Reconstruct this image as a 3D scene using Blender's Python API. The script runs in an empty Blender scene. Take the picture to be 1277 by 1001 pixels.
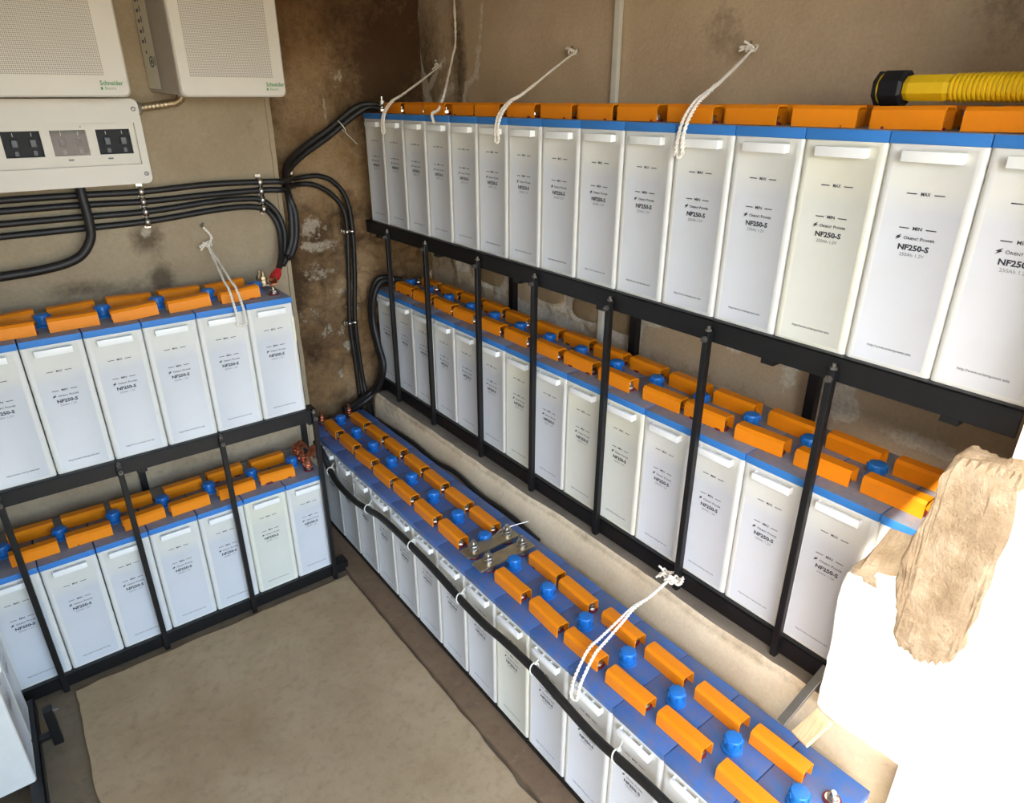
import bpy, bmesh, math, random
from math import sin, cos, pi, radians
from mathutils import Vector, Matrix, noise

random.seed(7)
SC = bpy.context.scene
COL = SC.collection

# ------------------------------------------------------------------ camera
YAW, PITCH, ROLL, FPX = 0.6469, 0.41646, 0.00234, 836.06
def camera():
    cy, sy, cp, sp = cos(YAW), sin(YAW), cos(PITCH), sin(PITCH)
    fw = Vector((sy * cp, cy * cp, -sp)); r = Vector((cy, -sy, 0)); d = fw.cross(r)
    c, s = cos(ROLL), sin(ROLL)
    r2 = c * r + s * d; d2 = -s * r + c * d
    m = Matrix((r2, -d2, -fw)).transposed().to_4x4()
    cam = bpy.data.cameras.new('camera'); o = bpy.data.objects.new('camera', cam); COL.objects.link(o)
    cam.sensor_fit = 'HORIZONTAL'; cam.sensor_width = 36; cam.lens = FPX / 1277 * 36
    cam.shift_x = 6 / 1277; cam.shift_y = -8.5 / 1277
    cam.clip_start = .02
    m.translation = (-1.13934, -1.93897, 1.56505)
    o.matrix_world = m
    SC.camera = o
camera()

# ------------------------------------------------------------------ sky, sun, exposure
SKY_STRENGTH, SUN_STRENGTH, EXPOSURE = 1.0, 4.2, 1.22
SUN_DIR = Vector((1.0, .293, -.8)).normalized()
w = bpy.data.worlds.new('sky'); SC.world = w; w.use_nodes = True
nt = w.node_tree; nt.nodes.clear()
sky = nt.nodes.new('ShaderNodeTexSky'); sky.sky_type = 'NISHITA'; sky.sun_disc = False
sky.sun_elevation = math.asin(-SUN_DIR.z); sky.sun_rotation = math.atan2(-SUN_DIR.x, -SUN_DIR.y)
sky.air_density = 1.0; sky.dust_density = 2.0; sky.ozone_density = 3.0
bgn = nt.nodes.new('ShaderNodeBackground'); bgn.inputs[1].default_value = SKY_STRENGTH
won = nt.nodes.new('ShaderNodeOutputWorld')
wb = nt.nodes.new('ShaderNodeMix'); wb.data_type = 'RGBA'; wb.blend_type = 'MULTIPLY'; wb.inputs[0].default_value = 1
wb.inputs[7].default_value = (1.07, 1.0, .94, 1)      # the camera's warm white balance
nt.links.new(sky.outputs[0], wb.inputs[6]); nt.links.new(wb.outputs[2], bgn.inputs[0]); nt.links.new(bgn.outputs[0], won.inputs[0])
sl = bpy.data.lights.new('sun', 'SUN'); sl.energy = SUN_STRENGTH; sl.angle = radians(.6); sl.color = (1, .94, .84)
so = bpy.data.objects.new('sun', sl); COL.objects.link(so); so.location = (-6, -4, 6)
so.rotation_euler = SUN_DIR.to_track_quat('-Z', 'Y').to_euler()
SC.view_settings.view_transform = 'Standard'; SC.view_settings.look = 'None'
SC.view_settings.exposure = EXPOSURE; SC.view_settings.gamma = 1; SC.view_settings.use_curve_mapping = False
try:
    SC.cycles.use_denoising = True
    SC.cycles.max_bounces = 10; SC.cycles.diffuse_bounces = 8
    SC.cycles.sample_clamp_indirect = 8
except Exception:
    pass

# ------------------------------------------------------------------ materials
def S(r, g, b):
    f = lambda c: ((c / 255 + .055) / 1.055) ** 2.4 if c > 10 else c / 255 / 12.92
    return (f(r), f(g), f(b), 1)
class NT:
    def __init__(s, name):
        s.m = bpy.data.materials.new(name); s.m.use_nodes = True
        s.t = s.m.node_tree; s.b = s.t.nodes['Principled BSDF']
    def n(s, ty, **k):
        x = s.t.nodes.new('ShaderNode' + ty)
        for a, v in k.items():
            if a.startswith('i_'):
                x.inputs[int(a[2:])].default_value = v
            else:
                setattr(x, a, v)
        return x
    def l(s, a, b): s.t.links.new(a, b)
    def coord(s, sc=1):
        c = s.n('TexCoord'); mp = s.n('Mapping'); mp.inputs[3].default_value = (sc, sc, sc) if not isinstance(sc, tuple) else sc
        s.l(c.outputs['Object'], mp.inputs[0]); return mp.outputs[0]
    def noise(s, sc, det=6, rough=.6, co=None):
        x = s.n('TexNoise'); x.inputs['Scale'].default_value = sc; x.inputs['Detail'].default_value = det; x.inputs['Roughness'].default_value = rough
        s.l(co if co is not None else s.coord(), x.inputs['Vector']); return x.outputs['Fac']
    def ramp(s, fac, stops):
        r = s.n('ValToRGB'); e = r.color_ramp.elements
        while len(e) < len(stops): e.new(.5)
        for el, (p, c) in zip(e, stops): el.position = p; el.color = c if isinstance(c, tuple) else (c, c, c, 1)
        s.l(fac, r.inputs[0]); return r.outputs[0]
    def mix(s, fac, a, b, mode='MIX'):
        x = s.n('Mix'); x.data_type = 'RGBA'; x.blend_type = mode
        for i, v in ((0, fac), (6, a), (7, b)):
            if hasattr(v, 'is_linked') or hasattr(v, 'links'): s.l(v, x.inputs[i])
            else: x.inputs[i].default_value = v
        return x.outputs[2]
    def math(s, op, a, b=0.):
        x = s.n('Math'); x.operation = op
        for i, v in ((0, a), (1, b)):
            if hasattr(v, 'links'): s.l(v, x.inputs[i])
            else: x.inputs[i].default_value = v
        return x.outputs[0]
    def bump(s, h, strength=.3, dist=.01):
        x = s.n('Bump'); x.inputs['Strength'].default_value = strength; x.inputs['Distance'].default_value = dist
        s.l(h, x.inputs['Height']); s.l(x.outputs[0], s.b.inputs['Normal'])
    def col(s, c):
        if hasattr(c, 'links'): s.l(c, s.b.inputs['Base Color'])
        else: s.b.inputs['Base Color'].default_value = c
    def set(s, rough=.5, metal=0., spec=.5):
        s.b.inputs['Roughness'].default_value = rough; s.b.inputs['Metallic'].default_value = metal
        s.b.inputs['Specular IOR Level'].default_value = spec; return s.m

def simple(name, c, rough=.5, metal=0., spec=.5, var=.12, sc=30):
    t = NT(name); f = t.noise(sc, 4)
    d = tuple(x * (1 - var) for x in c[:3]) + (1,); e = tuple(min(1, x * (1 + var)) for x in c[:3]) + (1,)
    t.col(t.ramp(f, [(.3, d), (.7, e)])); return t.set(rough, metal, spec)

def case_panel(name, low, high):
    t = NT(name); tc = t.n('TexCoord'); sp = t.n('SeparateXYZ'); t.l(tc.outputs['Object'], sp.inputs[0])
    nz = t.math('ADD', sp.outputs[2], t.math('MULTIPLY', t.noise(9, 2), .03))
    f = t.ramp(t.math('MULTIPLY', nz, 2.5), [(.66, 0.), (.76, 1.)])
    c = t.mix(f, low, high)
    t.col(t.mix(t.ramp(t.noise(14, 5), [(.45, 0.), (.8, .25)]), c, S(196, 192, 180))); return t.set(.32, 0, .5)
M = {}
M['case'] = simple('case_plastic', S(220, 219, 211), .3, var=.03)
M['panel'] = case_panel('case_panel', S(206, 208, 209), S(219, 218, 207))
M['case_cream'] = simple('case_plastic_yellowed', S(226, 224, 205), .3, var=.03)
M['panel_cream'] = case_panel('case_panel_yellowed', S(212, 212, 198), S(222, 219, 198))
M['handle'] = simple('handle_plastic', S(240, 240, 234), .22, var=.02)
def lid_mat():
    t = NT('lid_blue'); g = t.n('NewGeometry'); sp = t.n('SeparateXYZ'); t.l(g.outputs['True Normal'], sp.inputs[0])
    up = t.ramp(sp.outputs[2], [(.5, 0.), (.95, 1.)])
    d = t.ramp(t.noise(16, 6, .65), [(.3, .7), (.6, .98)])
    dust = t.mix(t.ramp(t.noise(60, 4), [(.3, 0.), (.7, 1.)]), S(128, 129, 138), S(148, 145, 144))
    t.col(t.mix(t.math('MULTIPLY', up, d), S(50, 122, 194), dust)); t.l(t.ramp(d, [(0, .3), (1, .6)]), t.b.inputs['Roughness'])
    return t.m
M['lid'] = lid_mat()
M['lid_fresh'] = (lambda t: (t.col(t.mix(t.ramp(t.noise(22, 6, .65), [(.35, .1), (.65, .9)]), S(44, 108, 180), S(104, 108, 136))), t.set(.38))[1])(NT('lid_blue_thin_dust'))
M['vent'] = simple('vent_cap_blue', S(28, 112, 190), .35, var=.15)
M['orange'] = simple('orange_plastic', S(238, 138, 10), .42, spec=.4, var=.06, sc=12)
M['red'] = simple('red_plastic', S(186, 34, 40), .45)
M['red_dark'] = simple('red_seal', S(112, 26, 36), .5)
M['metal'] = simple('bright_metal', S(205, 200, 190), .25, 1., var=.15)
M['nickel'] = simple('dull_nickel', S(196, 178, 146), .42, 1., var=.15)
M['copper'] = simple('copper_metal', S(214, 146, 112), .28, 1., var=.2)
M['black_paint'] = simple('black_paint', S(15, 14, 14), .42, var=.3, sc=20)
M['rubber'] = simple('black_rubber', S(27, 24, 21), .5, var=.25, sc=25)
M['ink'] = simple('ink', S(52, 54, 58), .7, var=.05)
M['ink_grey'] = simple('ink_grey', S(108, 110, 112), .7, var=.05)
M['rope'] = simple('cord_fibre', S(238, 230, 214), .8, var=.1, sc=200)
M['tie'] = simple('nylon_tie', S(214, 212, 196), .4, var=.05)
M['enclosure'] = simple('enclosure_white', S(212, 206, 192), .38, var=.03, sc=8)
M['enclosure_side'] = simple('enclosure_side_grey', S(176, 166, 152), .45, var=.05, sc=8)
M['sticker'] = simple('sticker_paper', S(226, 221, 200), .6, var=.03)
M['green'] = simple('green_print', S(70, 140, 76), .6, var=.05)
M['breaker'] = simple('breaker_black', S(24, 24, 27), .5, spec=.25, var=.2)
M['toggle'] = simple('toggle_grey', S(74, 76, 80), .4)
M['yellow'] = simple('yellow_plastic', S(226, 184, 22), .38, var=.06)
M['old_steel'] = simple('weathered_steel', S(112, 106, 98), .5, .7, var=.2)
M['steel'] = simple('grey_steel', S(150, 148, 142), .4, .8, var=.1)
M['wood'] = (lambda t: (t.col(t.ramp(t.noise(6, 6, .6, t.coord((2, 40, 10))), [(.3, S(190, 160, 118)), (.7, S(214, 188, 146))])), t.set(.7))[1])(NT('pale_wood'))
def grille_mat():
    t = NT('perforated_panel'); tc = t.n('TexCoord'); sp = t.n('SeparateXYZ'); t.l(tc.outputs['Object'], sp.inputs[0])
    k = 2 * pi / .0078
    a = t.math('SINE', t.math('MULTIPLY', t.math('ADD', sp.outputs[0], sp.outputs[2]), k))
    b = t.math('SINE', t.math('MULTIPLY', t.math('SUBTRACT', sp.outputs[0], sp.outputs[2]), k))
    h = t.math('MULTIPLY', a, b)
    f = t.ramp(h, [(.25, 0.), (.5, 1.)])
    t.col(t.mix(f, S(206, 200, 186), S(96, 90, 82))); return t.set(.45)
M['grille'] = grille_mat()

def wall_mat(name, c1, c2, c3, salt=S(196, 184, 162), damp_shade=S(66, 48, 34), bs=.5):
    t = NT(name)
    base = t.ramp(t.noise(3.2, 8, .62), [(.25, c1), (.5, c2), (.78, c3)])
    at = t.n('Attribute'); at.attribute_name = 'stain_shade'
    sp = t.n('SeparateColor'); t.l(at.outputs['Color'], sp.inputs[0])
    fine = t.noise(42, 8, .72)
    dm = t.ramp(t.math('ADD', sp.outputs[0], t.math('MULTIPLY', t.math('SUBTRACT', fine, .5), 1.0)), [(.28, 0.), (.85, .85)])
    sm = t.ramp(t.math('ADD', sp.outputs[1], t.math('MULTIPLY', t.math('SUBTRACT', fine, .5), 1.5)), [(.4, 0.), (.62, .9)])
    c = t.mix(dm, base, damp_shade)
    c = t.mix(sm, c, t.ramp(t.noise(90, 4), [(.3, tuple(x * .72 for x in salt[:3]) + (1,)), (.7, salt)]))
    t.col(t.mix(t.ramp(t.noise(120, 3), [(.35, .0), (.75, .28)]), c, tuple(x * .7 for x in c1[:3]) + (1,)))
    t.bump(t.math('ADD', t.noise(55, 8, .7), t.math('MULTIPLY', sp.outputs[1], t.noise(140, 4))), bs, .012)
    return t.set(.9, 0, .2)
M['wall_grey'] = wall_mat('plaster_grey', S(152, 135, 108), S(168, 151, 123), S(180, 164, 136), damp_shade=S(84, 70, 54), bs=.25)
M['wall_brown'] = wall_mat('rubble_plaster', S(112, 82, 52), S(152, 120, 82), S(190, 162, 124), salt=S(216, 200, 172), bs=.9)
M['wall_right'] = wall_mat('old_plaster', S(184, 160, 128), S(199, 177, 146), S(211, 191, 161), salt=S(240, 230, 210), bs=.35)
M['stone'] = wall_mat('field_stone', S(140, 116, 86), S(158, 136, 104), S(172, 150, 120))
M['ledge'] = wall_mat('ledge_plaster', S(210, 190, 156), S(226, 209, 177), S(235, 222, 194), damp_shade=S(130, 110, 84), bs=.3)
M['ledge_top'] = simple('ledge_top_concrete', S(112, 102, 88), .9, var=.18, sc=14)
M['white_plaster'] = (lambda t: (t.col(t.ramp(t.noise(6, 6), [(.3, S(226, 216, 198)), (.7, S(240, 234, 222))])), t.bump(t.noise(30, 8), .4, .01), t.set(.9, 0, .2))[2])(NT('white_plaster'))
M['rough_plaster'] = (lambda t: (t.col(t.ramp(t.noise(14, 9, .75), [(.25, S(120, 98, 74)), (.5, S(158, 138, 112)), (.75, S(184, 168, 144))])), t.bump(t.noise(26, 9, .75), .8, .03), t.set(.95, 0, .1))[2])(NT('rough_plaster'))
def floor_mat(name, c1, c2, c3):
    t = NT(name)
    c = t.ramp(t.noise(2.6, 9, .65), [(.28, c1), (.5, c2), (.75, c3)])
    c = t.mix(t.ramp(t.noise(34, 8, .7), [(.5, 0.), (.75, .45)]), c, tuple(x * .6 for x in c1[:3]) + (1,))
    c = t.mix(t.ramp(t.noise(7, 8, .8, t.coord((1, 3, 1))), [(.6, 0.), (.72, .3)]), c, S(196, 180, 152))
    t.col(c); t.bump(t.noise(70, 8, .7), .2, .006); return t.set(.8, 0, .3)
M['screed'] = floor_mat('cement_screed', S(156, 132, 98), S(174, 152, 118), S(190, 170, 138))
M['floor'] = floor_mat('old_concrete', S(108, 94, 74), S(124, 110, 88), S(140, 126, 102))
M['plinth'] = floor_mat('brown_concrete', S(104, 84, 64), S(124, 102, 78), S(138, 116, 92))
M['ground'] = floor_mat('outdoor_ground', S(150, 132, 104), S(172, 152, 122), S(190, 172, 140))
M['ceiling'] = floor_mat('ceiling_plaster', S(206, 202, 192), S(218, 214, 205), S(226, 223, 214))
M['limewash'] = floor_mat('limewash', S(206, 202, 192), S(218, 214, 205), S(226, 223, 214))

# ------------------------------------------------------------------ geometry helpers
def cr(pts, n=8):
    p = [Vector(x) for x in pts]
    if len(p) < 3: return p
    q = [p[0] * 2 - p[1]] + p + [p[-1] * 2 - p[-2]]; out = []
    for i in range(1, len(q) - 2):
        a, b, c, d = q[i - 1], q[i], q[i + 1], q[i + 2]
        for k in range(n):
            t = k / n
            out.append(.5 * ((2 * b) + (c - a) * t + (2 * a - 5 * b + 4 * c - d) * t * t + (3 * b - a - 3 * c + d) * t ** 3))
    out.append(p[-1]); return out
class MB:
    def __init__(s): s.v = []; s.f = []; s.mi = []
    def add(s, vs, fs, m=0, mat=None):
        o = len(s.v)
        s.v += [tuple(mat @ Vector(v)) if mat else tuple(v) for v in vs]
        s.f += [tuple(i + o for i in f) for f in fs]; s.mi += [m] * len(fs); return s
    def box(s, a, b, m=0, mat=None, bev=0):
        x0, y0, z0 = a; x1, y1, z1 = b
        if not bev:
            vs = [(x0, y0, z0), (x1, y0, z0), (x1, y1, z0), (x0, y1, z0), (x0, y0, z1), (x1, y0, z1), (x1, y1, z1), (x0, y1, z1)]
            return s.add(vs, [(3, 2, 1, 0), (4, 5, 6, 7), (0, 1, 5, 4), (1, 2, 6, 5), (2, 3, 7, 6), (3, 0, 4, 7)], m, mat)
        bm = bmesh.new(); bmesh.ops.create_cube(bm, size=1)
        for v in bm.verts: v.co = Vector(((x0 + x1) / 2 + v.co.x * (x1 - x0), (y0 + y1) / 2 + v.co.y * (y1 - y0), (z0 + z1) / 2 + v.co.z * (z1 - z0)))
        bmesh.ops.bevel(bm, geom=bm.edges[:], offset=bev, segments=2, affect='EDGES', profile=.6)
        return s.bm(bm, m, mat)
    def bm(s, bm, m=0, mat=None):
        bm.verts.index_update()
        s.add([v.co.copy() for v in bm.verts], [[v.index for v in f.verts] for f in bm.faces], m, mat); bm.free(); return s
    def tube(s, pts, r, seg=8, m=0, cap=True, rr=None):
        p = [Vector(x) for x in pts]; n = len(p); vs = []; prev = None
        for i in range(n):
            d = (p[min(i + 1, n - 1)] - p[max(i - 1, 0)]).normalized()
            if prev is None: u = d.orthogonal().normalized()
            else:
                u = prev - d * prev.dot(d); u = u.normalized() if u.length > 1e-6 else d.orthogonal().normalized()
            prev = u; w_ = d.cross(u); q = rr[i] if rr else r
            vs += [p[i] + (u * cos(2 * pi * k / seg) + w_ * sin(2 * pi * k / seg)) * q for k in range(seg)]
        fs = [(i * seg + k, i * seg + (k + 1) % seg, (i + 1) * seg + (k + 1) % seg, (i + 1) * seg + k) for i in range(n - 1) for k in range(seg)]
        if cap: fs += [tuple(range(seg))[::-1], tuple((n - 1) * seg + k for k in range(seg))]
        return s.add(vs, fs, m)
    def cyl(s, a, b, r, seg=12, m=0): return s.tube([a, b], r, seg, m)
    def lathe(s, prof, seg=16, m=0, mat=None):
        vs = []; 
        for r, z in prof: vs += [(r * cos(2 * pi * k / seg), r * sin(2 * pi * k / seg), z) for k in range(seg)]
        n = len(prof)
        fs = [(i * seg + k, i * seg + (k + 1) % seg, (i + 1) * seg + (k + 1) % seg, (i + 1) * seg + k) for i in range(n - 1) for k in range(seg)]
        fs += [tuple(range(seg))[::-1], tuple((n - 1) * seg + k for k in range(seg))]
        return s.add(vs, fs, m, mat)
    def prism(s, poly, a, b, axis='x', m=0, mat=None):
        n = len(poly)
        P = {'x': lambda t, u, w_: (t, u, w_), 'y': lambda t, u, w_: (u, t, w_), 'z': lambda t, u, w_: (u, w_, t)}[axis]
        vs = [P(a, u, w_) for u, w_ in poly] + [P(b, u, w_) for u, w_ in poly]
        fs = [tuple(range(n))[::-1], tuple(n + i for i in range(n))] + [(i, (i + 1) % n, n + (i + 1) % n, n + i) for i in range(n)]
        return s.add(vs, fs, m, mat)
    def mesh(s, name, mats, smooth=False, normals=True):
        me = bpy.data.meshes.new(name); me.from_pydata(s.v, [], s.f)
        for mm in (mats if isinstance(mats, (list, tuple)) else [mats]): me.materials.append(mm)
        me.polygons.foreach_set('material_index', s.mi)
        if normals:
            b = bmesh.new(); b.from_mesh(me); bmesh.ops.recalc_face_normals(b, faces=b.faces[:]); b.to_mesh(me); b.free()
        if smooth:
            me.polygons.foreach_set('use_smooth', [True] * len(me.polygons))
            try: me.set_sharp_from_angle(angle=radians(38))
            except Exception: pass
        me.update(); return me
    def build(s, name, mats, parent=None, smooth=False, loc=None, normals=True):
        return put(name, s.mesh(name, mats, smooth, normals), parent, loc)
def put(name, me, parent=None, loc=None):
    o = bpy.data.objects.new(name, me); COL.objects.link(o)
    if parent: o.parent = parent
    if loc: o.location = loc
    return o
def tag(o, label, cat, group=None):
    o['label'] = label; o['category'] = cat
    if group: o['group'] = group
    return o
def thing(name, label, cat, loc=(0, 0, 0), rz=0., group=None):
    o = bpy.data.objects.new(name, None); COL.objects.link(o); o.empty_display_size = .05
    o.location = loc; o.rotation_euler = (0, 0, rz)
    return tag(o, label, cat, group)
def struct(o): o['kind'] = 'structure'; return o
def copy_tree(o, parent=None):
    c = o.copy(); COL.objects.link(c); c.parent = parent
    for ch in KIDS.get(o.name, []): copy_tree(ch, c)
    return c
KIDS = {}
def kid(parent, o): KIDS.setdefault(parent.name, []).append(o); return o

def text(mb, s, size, x, z, y=0., align='CENTER', off=0., m=0, width=None, flip=False, small=False):
    cu = bpy.data.curves.new('t', 'FONT'); cu.body = s; cu.size = size; cu.align_x = align; cu.align_y = 'CENTER'
    cu.resolution_u = 2; cu.offset = off
    if small:
        for fmt in cu.body_format: fmt.use_small_caps = True
    o = bpy.data.objects.new('t', cu); COL.objects.link(o)
    dg = bpy.context.evaluated_depsgraph_get(); dg.update()
    me = bpy.data.meshes.new_from_object(o.evaluated_get(dg))
    xs = [v.co.x for v in me.vertices]; k = 1.
    if width and xs: k = width / (max(xs) - min(xs))
    mb.add([(x + v.co.x * k, y, z + v.co.y) for v in me.vertices], [tuple(p.vertices) for p in me.polygons], m)
    bpy.data.objects.remove(o); bpy.data.curves.remove(cu); bpy.data.meshes.remove(me)

# ------------------------------------------------------------------ room
XW, YL, YA, XS, YF = .30, .27, .50, -1.66, -1.70      # right wall, left wall, alcove wall, side wall, front wall
ZC = 2.45
def g(u, w_, cu, cw, ru, rw): return math.exp(-(((u - cu) / ru) ** 2 + ((w_ - cw) / rw) ** 2))
def fbm(x, y, z, o=5): return noise.fractal(Vector((x, y, z)), .9, 2.1, o)
def wall_grid(name, u0, u1, z0, z1, step, place, disp, stain_shade, mat):
    nu = max(2, int((u1 - u0) / step)); nz = max(2, int((z1 - z0) / step)); vs = []; cs = []
    for j in range(nz + 1):
        for i in range(nu + 1):
            u = u0 + (u1 - u0) * i / nu; z = z0 + (z1 - z0) * j / nz
            vs.append(place(u, z, disp(u, z))); d, sa = stain_shade(u, z); cs.append((max(0, min(1, d)), max(0, min(1, sa)), 0, 1))
    W = nu + 1
    fs = [(j * W + i, j * W + i + 1, (j + 1) * W + i + 1, (j + 1) * W + i) for j in range(nz) for i in range(nu)]
    me = bpy.data.meshes.new(name); me.from_pydata(vs, [], fs); me.materials.append(mat)
    ca = me.color_attributes.new('stain_shade', 'FLOAT_COLOR', 'POINT')
    ca.data.foreach_set('color', [x for c in cs for x in c])
    me.polygons.foreach_set('use_smooth', [True] * len(fs)); me.update()
    return struct(put(name, me))

# right wall: plane x = XW, seen from -x
def d_right(y, z):
    r = .004 * fbm(y * 6, z * 6, 1)
    band = max(g(y, z, .1, .93, .5, .12), g(y, z, -.4, .93, .35, .1))
    return r + band * .012 * fbm(y * 22, z * 22, 3)
def s_right(y, z):
    n = fbm(y * 5, z * 5, 8)
    dm = .75 * g(y, z, .47, 1.68, .16, .3) + .75 * g(y, z, .235, 1.66, .05, .3) + .5 * g(y, z, -.86, 1.70, .08, .09) + .45 * g(y, z, -1.43, 1.7, .1, .1)
    dm += .5 * g(y, z, .3, 1.0, .25, .15) + .4 * g(y, z, -.35, .97, .05, .07) + .4 * g(y, z, -.7, .86, .7, .05)
    sa = 0
    def line(pts, wd, k):
        best = 9
        for (a, b), (c, d) in zip(pts, pts[1:]):
            t = max(0, min(1, ((y - a) * (c - a) + (z - b) * (d - b)) / ((c - a) ** 2 + (d - b) ** 2 + 1e-9)))
            best = min(best, math.hypot(y - a - t * (c - a), z - b - t * (d - b)))
        return k * math.exp(-(best / wd) ** 2)
    j = .012 * n
    y0, z0 = y, z
    y, z = y + j, z + j
    sa = max(sa, line([(.519, 1.85), (.5, 1.68), (.46, 1.58)], .012, .85), line([(.49, 1.62), (.45, 1.54)], .032, .85), line([(.46, 1.6), (.34, 1.69)], .018, .75),
             line([(.13, 1.72), (.14, 1.64), (.2, 1.6), (.22, 1.54)], .018, .8), line([(.38, 1.55), (.28, 1.6)], .026, .68), line([(.12, 1.72), (.1, 1.85)], .014, .6))
    # pale eroded mortar round the stones of the lower bay
    for (cy_, cz_, hw, hh) in STONES:
        a = abs((y - cy_) / hw) ** 3 + abs((z - cz_) / hh) ** 3
        sa = max(sa, .9 * math.exp(-((a ** (1 / 3) - 1.25) / .24) ** 2))
    sa = max(sa, .95 * g(y, z, -.2, .885, .28, .032), .85 * g(y, z, -.72, .985, .05, .03), .9 * g(y, z, -.86, 1.0, .045, .04), .8 * g(y, z, -1.16, .955, .025, .06), .95 * g(y, z, -1.29, .935, .045, .055), .95 * g(y, z, -1.48, .9, .09, .022), .7 * g(y, z, -1.0, .985, .05, .02), .75 * g(y, z, .25, .97, .06, .06), .7 * g(y, z, -.62, .9, .08, .025))
    return dm, sa + .25 * max(0, n) * (1 if z < 1.15 else .35)
STONES = [(.065, .975, .075, .048), (-.265, .968, .07, .034), (-.455, .952, .062, .034), (-.605, .955, .06, .04)]
wr = wall_grid('wall_right', -1.94, YA, 0, ZC, .0125, lambda u, z, d: (XW - d, u, z), d_right, s_right, M['wall_right'])
for k, (cy_, cz_, hw, hh) in enumerate(STONES):
    n = 18; vs = []; fs = []
    for ring, (sc, dp) in enumerate(((1, -.004), (.97, .008), (.85, .013), (.5, .015))):
        for i in range(n):
            a = 2 * pi * i / n; ca, sa_ = cos(a), sin(a); rr = 1 / (abs(ca) ** 3.4 + abs(sa_) ** 3.4) ** (1 / 3.4)
            rr *= 1 + .07 * noise.noise(Vector((ca * 2, sa_ * 2, k * 3.1)))
            vs.append((XW - dp - .002 * noise.noise(Vector((i, ring, k))), cy_ + hw * sc * rr * ca, cz_ + hh * sc * rr * sa_))
    for r_ in range(3):
        fs += [(r_ * n + i, r_ * n + (i + 1) % n, (r_ + 1) * n + (i + 1) % n, (r_ + 1) * n + i) for i in range(n)]
    fs.append(tuple(3 * n + i for i in range(n)))
    mb = MB(); mb.add(vs, fs); mb.build('stone', M['stone'], wr, True)

# alcove wall: plane y = YA between the left wall's end and the right wall
def d_alc(x, z):
    r = .006 * fbm(x * 7, z * 7, 2)
    k = 1 / (1 + math.exp((z - 1.22) * 22)) * (.35 + .65 / (1 + math.exp(-(z - .58) * 25)))
    r += k * (.03 * fbm(x * 11, z * 11, 4) + .02 * fbm(x * 28, z * 28, 6))
    for zj in (1.055, .93, .8, .66):
        r -= .014 * math.exp(-((z - zj - .02 * fbm(x * 5, zj, 1)) / .012) ** 2) * k
    return r
def s_alc(x, z):
    n = fbm(x * 5, z * 5, 5)
    dm = .7 * g(x, z, .2, 1.7, .28, .5) + .35 * g(x, z, -.3, .9, .2, .5) + .25 + .25 * n
    dm += .45 * g(x, z, -.32, 1.02, .05, .12) + .5 * g(x, z, -.35, 1.5, .035, .5) - .25 * g(x, z, -.1, 1.35, .12, .2)  # the tall narrow band is painted shade beside the left wall's end
    sa = .62 * g(x, z, -.2, 1.13, .06, .05) + .55 * g(x, z, -.17, 1.06, .12, .02) + .55 * g(x, z, -.05, 1.63, .035, .05) + .5 * g(x, z, -.1, 1.52, .01, .12)
    sa += .6 * g(x, z, -.2, .96, .08, .05) + .5 * g(x, z, -.12, .88, .06, .02) + .5 * g(x, z, -.25, .8, .06, .05) + .75 * g(x, z, -.10, .64, .035, .035) + .75 * g(x, z, -.15, .53, .03, .035) + .5 * g(x, z, -.16, .72, .1, .03) + .5 * g(x, z, -.05, .8, .05, .03)
    sa *= .65 + .7 * max(0, .5 + fbm(x * 16, z * 16, 12)); dm += .5 * max(0, fbm(x * 9, z * 9, 15)) * (1 if z < 1.25 else .3)
    return dm, sa + .15 * n
wall_grid('wall_back', -.62, XW + .02, 0, ZC, .011, lambda u, z, d: (u, YA - d, z), d_alc, s_alc, M['wall_brown'])

# left wall: grey plastered wall of the short shelves, ends at x = -.38
def d_left(x, z): return .003 * fbm(x * 4, z * 4, 7) + .006 * g(x, z, -.787, 1.2, .05, .05) * fbm(x * 30, z * 30, 2)
def s_left(x, z):
    n = fbm(x * 6, z * 6, 9)
    dm = .95 * g(x, z, -.787, 1.195, .055, .05) + 1.0 * g(x, z, -.767, 1.075, .038, .045) + .7 * g(x, z, -.99, 1.075, .09, .03) + .5 * g(x, z, -.87, 1.055, .07, .03)
    dm += .4 * g(x, z, -.443, 1.51, .02, .05) + .34 * g(x, z, -.44, 1.44, .02, .04) + .35 * g(x, z, -.9, .45, .5, .06)
    sa = .8 * g(x, z, -.785, 1.213, .022, .02) + .55 * g(x, z, -.89, .52, .14, .02)
    return dm + .1 * n, sa + .1 * n
wl = wall_grid('wall_left', XS, -.386, 0, ZC, .0125, lambda u, z, d: (u, YL - d, z), d_left, s_left, M['wall_grey'])
mb = MB(); mb.box((XS - .02, YL + .012, 0), (-.389, YA + .05, ZC)); struct(mb.build('wall_left_core', M['wall_brown']))
mb = MB()
n = 60; 
prof = []
for i in range(n + 1):
    z = ZC * i / n; j = .003 * fbm(z * 9, 2, 2); prof.append((-.390 + j, -.376 + j + .002 * fbm(z * 20, 5, 5), z))
for a, b in ((YL - .005, YL + .05),):
    vs = []
    for x0, x1, z in prof: vs += [(x0, a, z), (x1, a, z), (x1, b, z), (x0, b, z)]
    mb.add(vs, [(i * 4 + k, i * 4 + (k + 1) % 4, (i + 1) * 4 + (k + 1) % 4, (i + 1) * 4 + k) for i in range(n) for k in range(4)])
struct(mb.build('trim_1', M['wall_grey']))

mb = MB(); mb.box((XS - .2, -1.94, 0), (XS, YL, ZC)); struct(mb.build('wall_side', M['limewash']))
mb = MB(); mb.box((XS - .2, -1.94, ZC), (XW + .2, YA + .1, ZC + .12)); struct(mb.build('ceiling', M['ceiling']))
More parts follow.
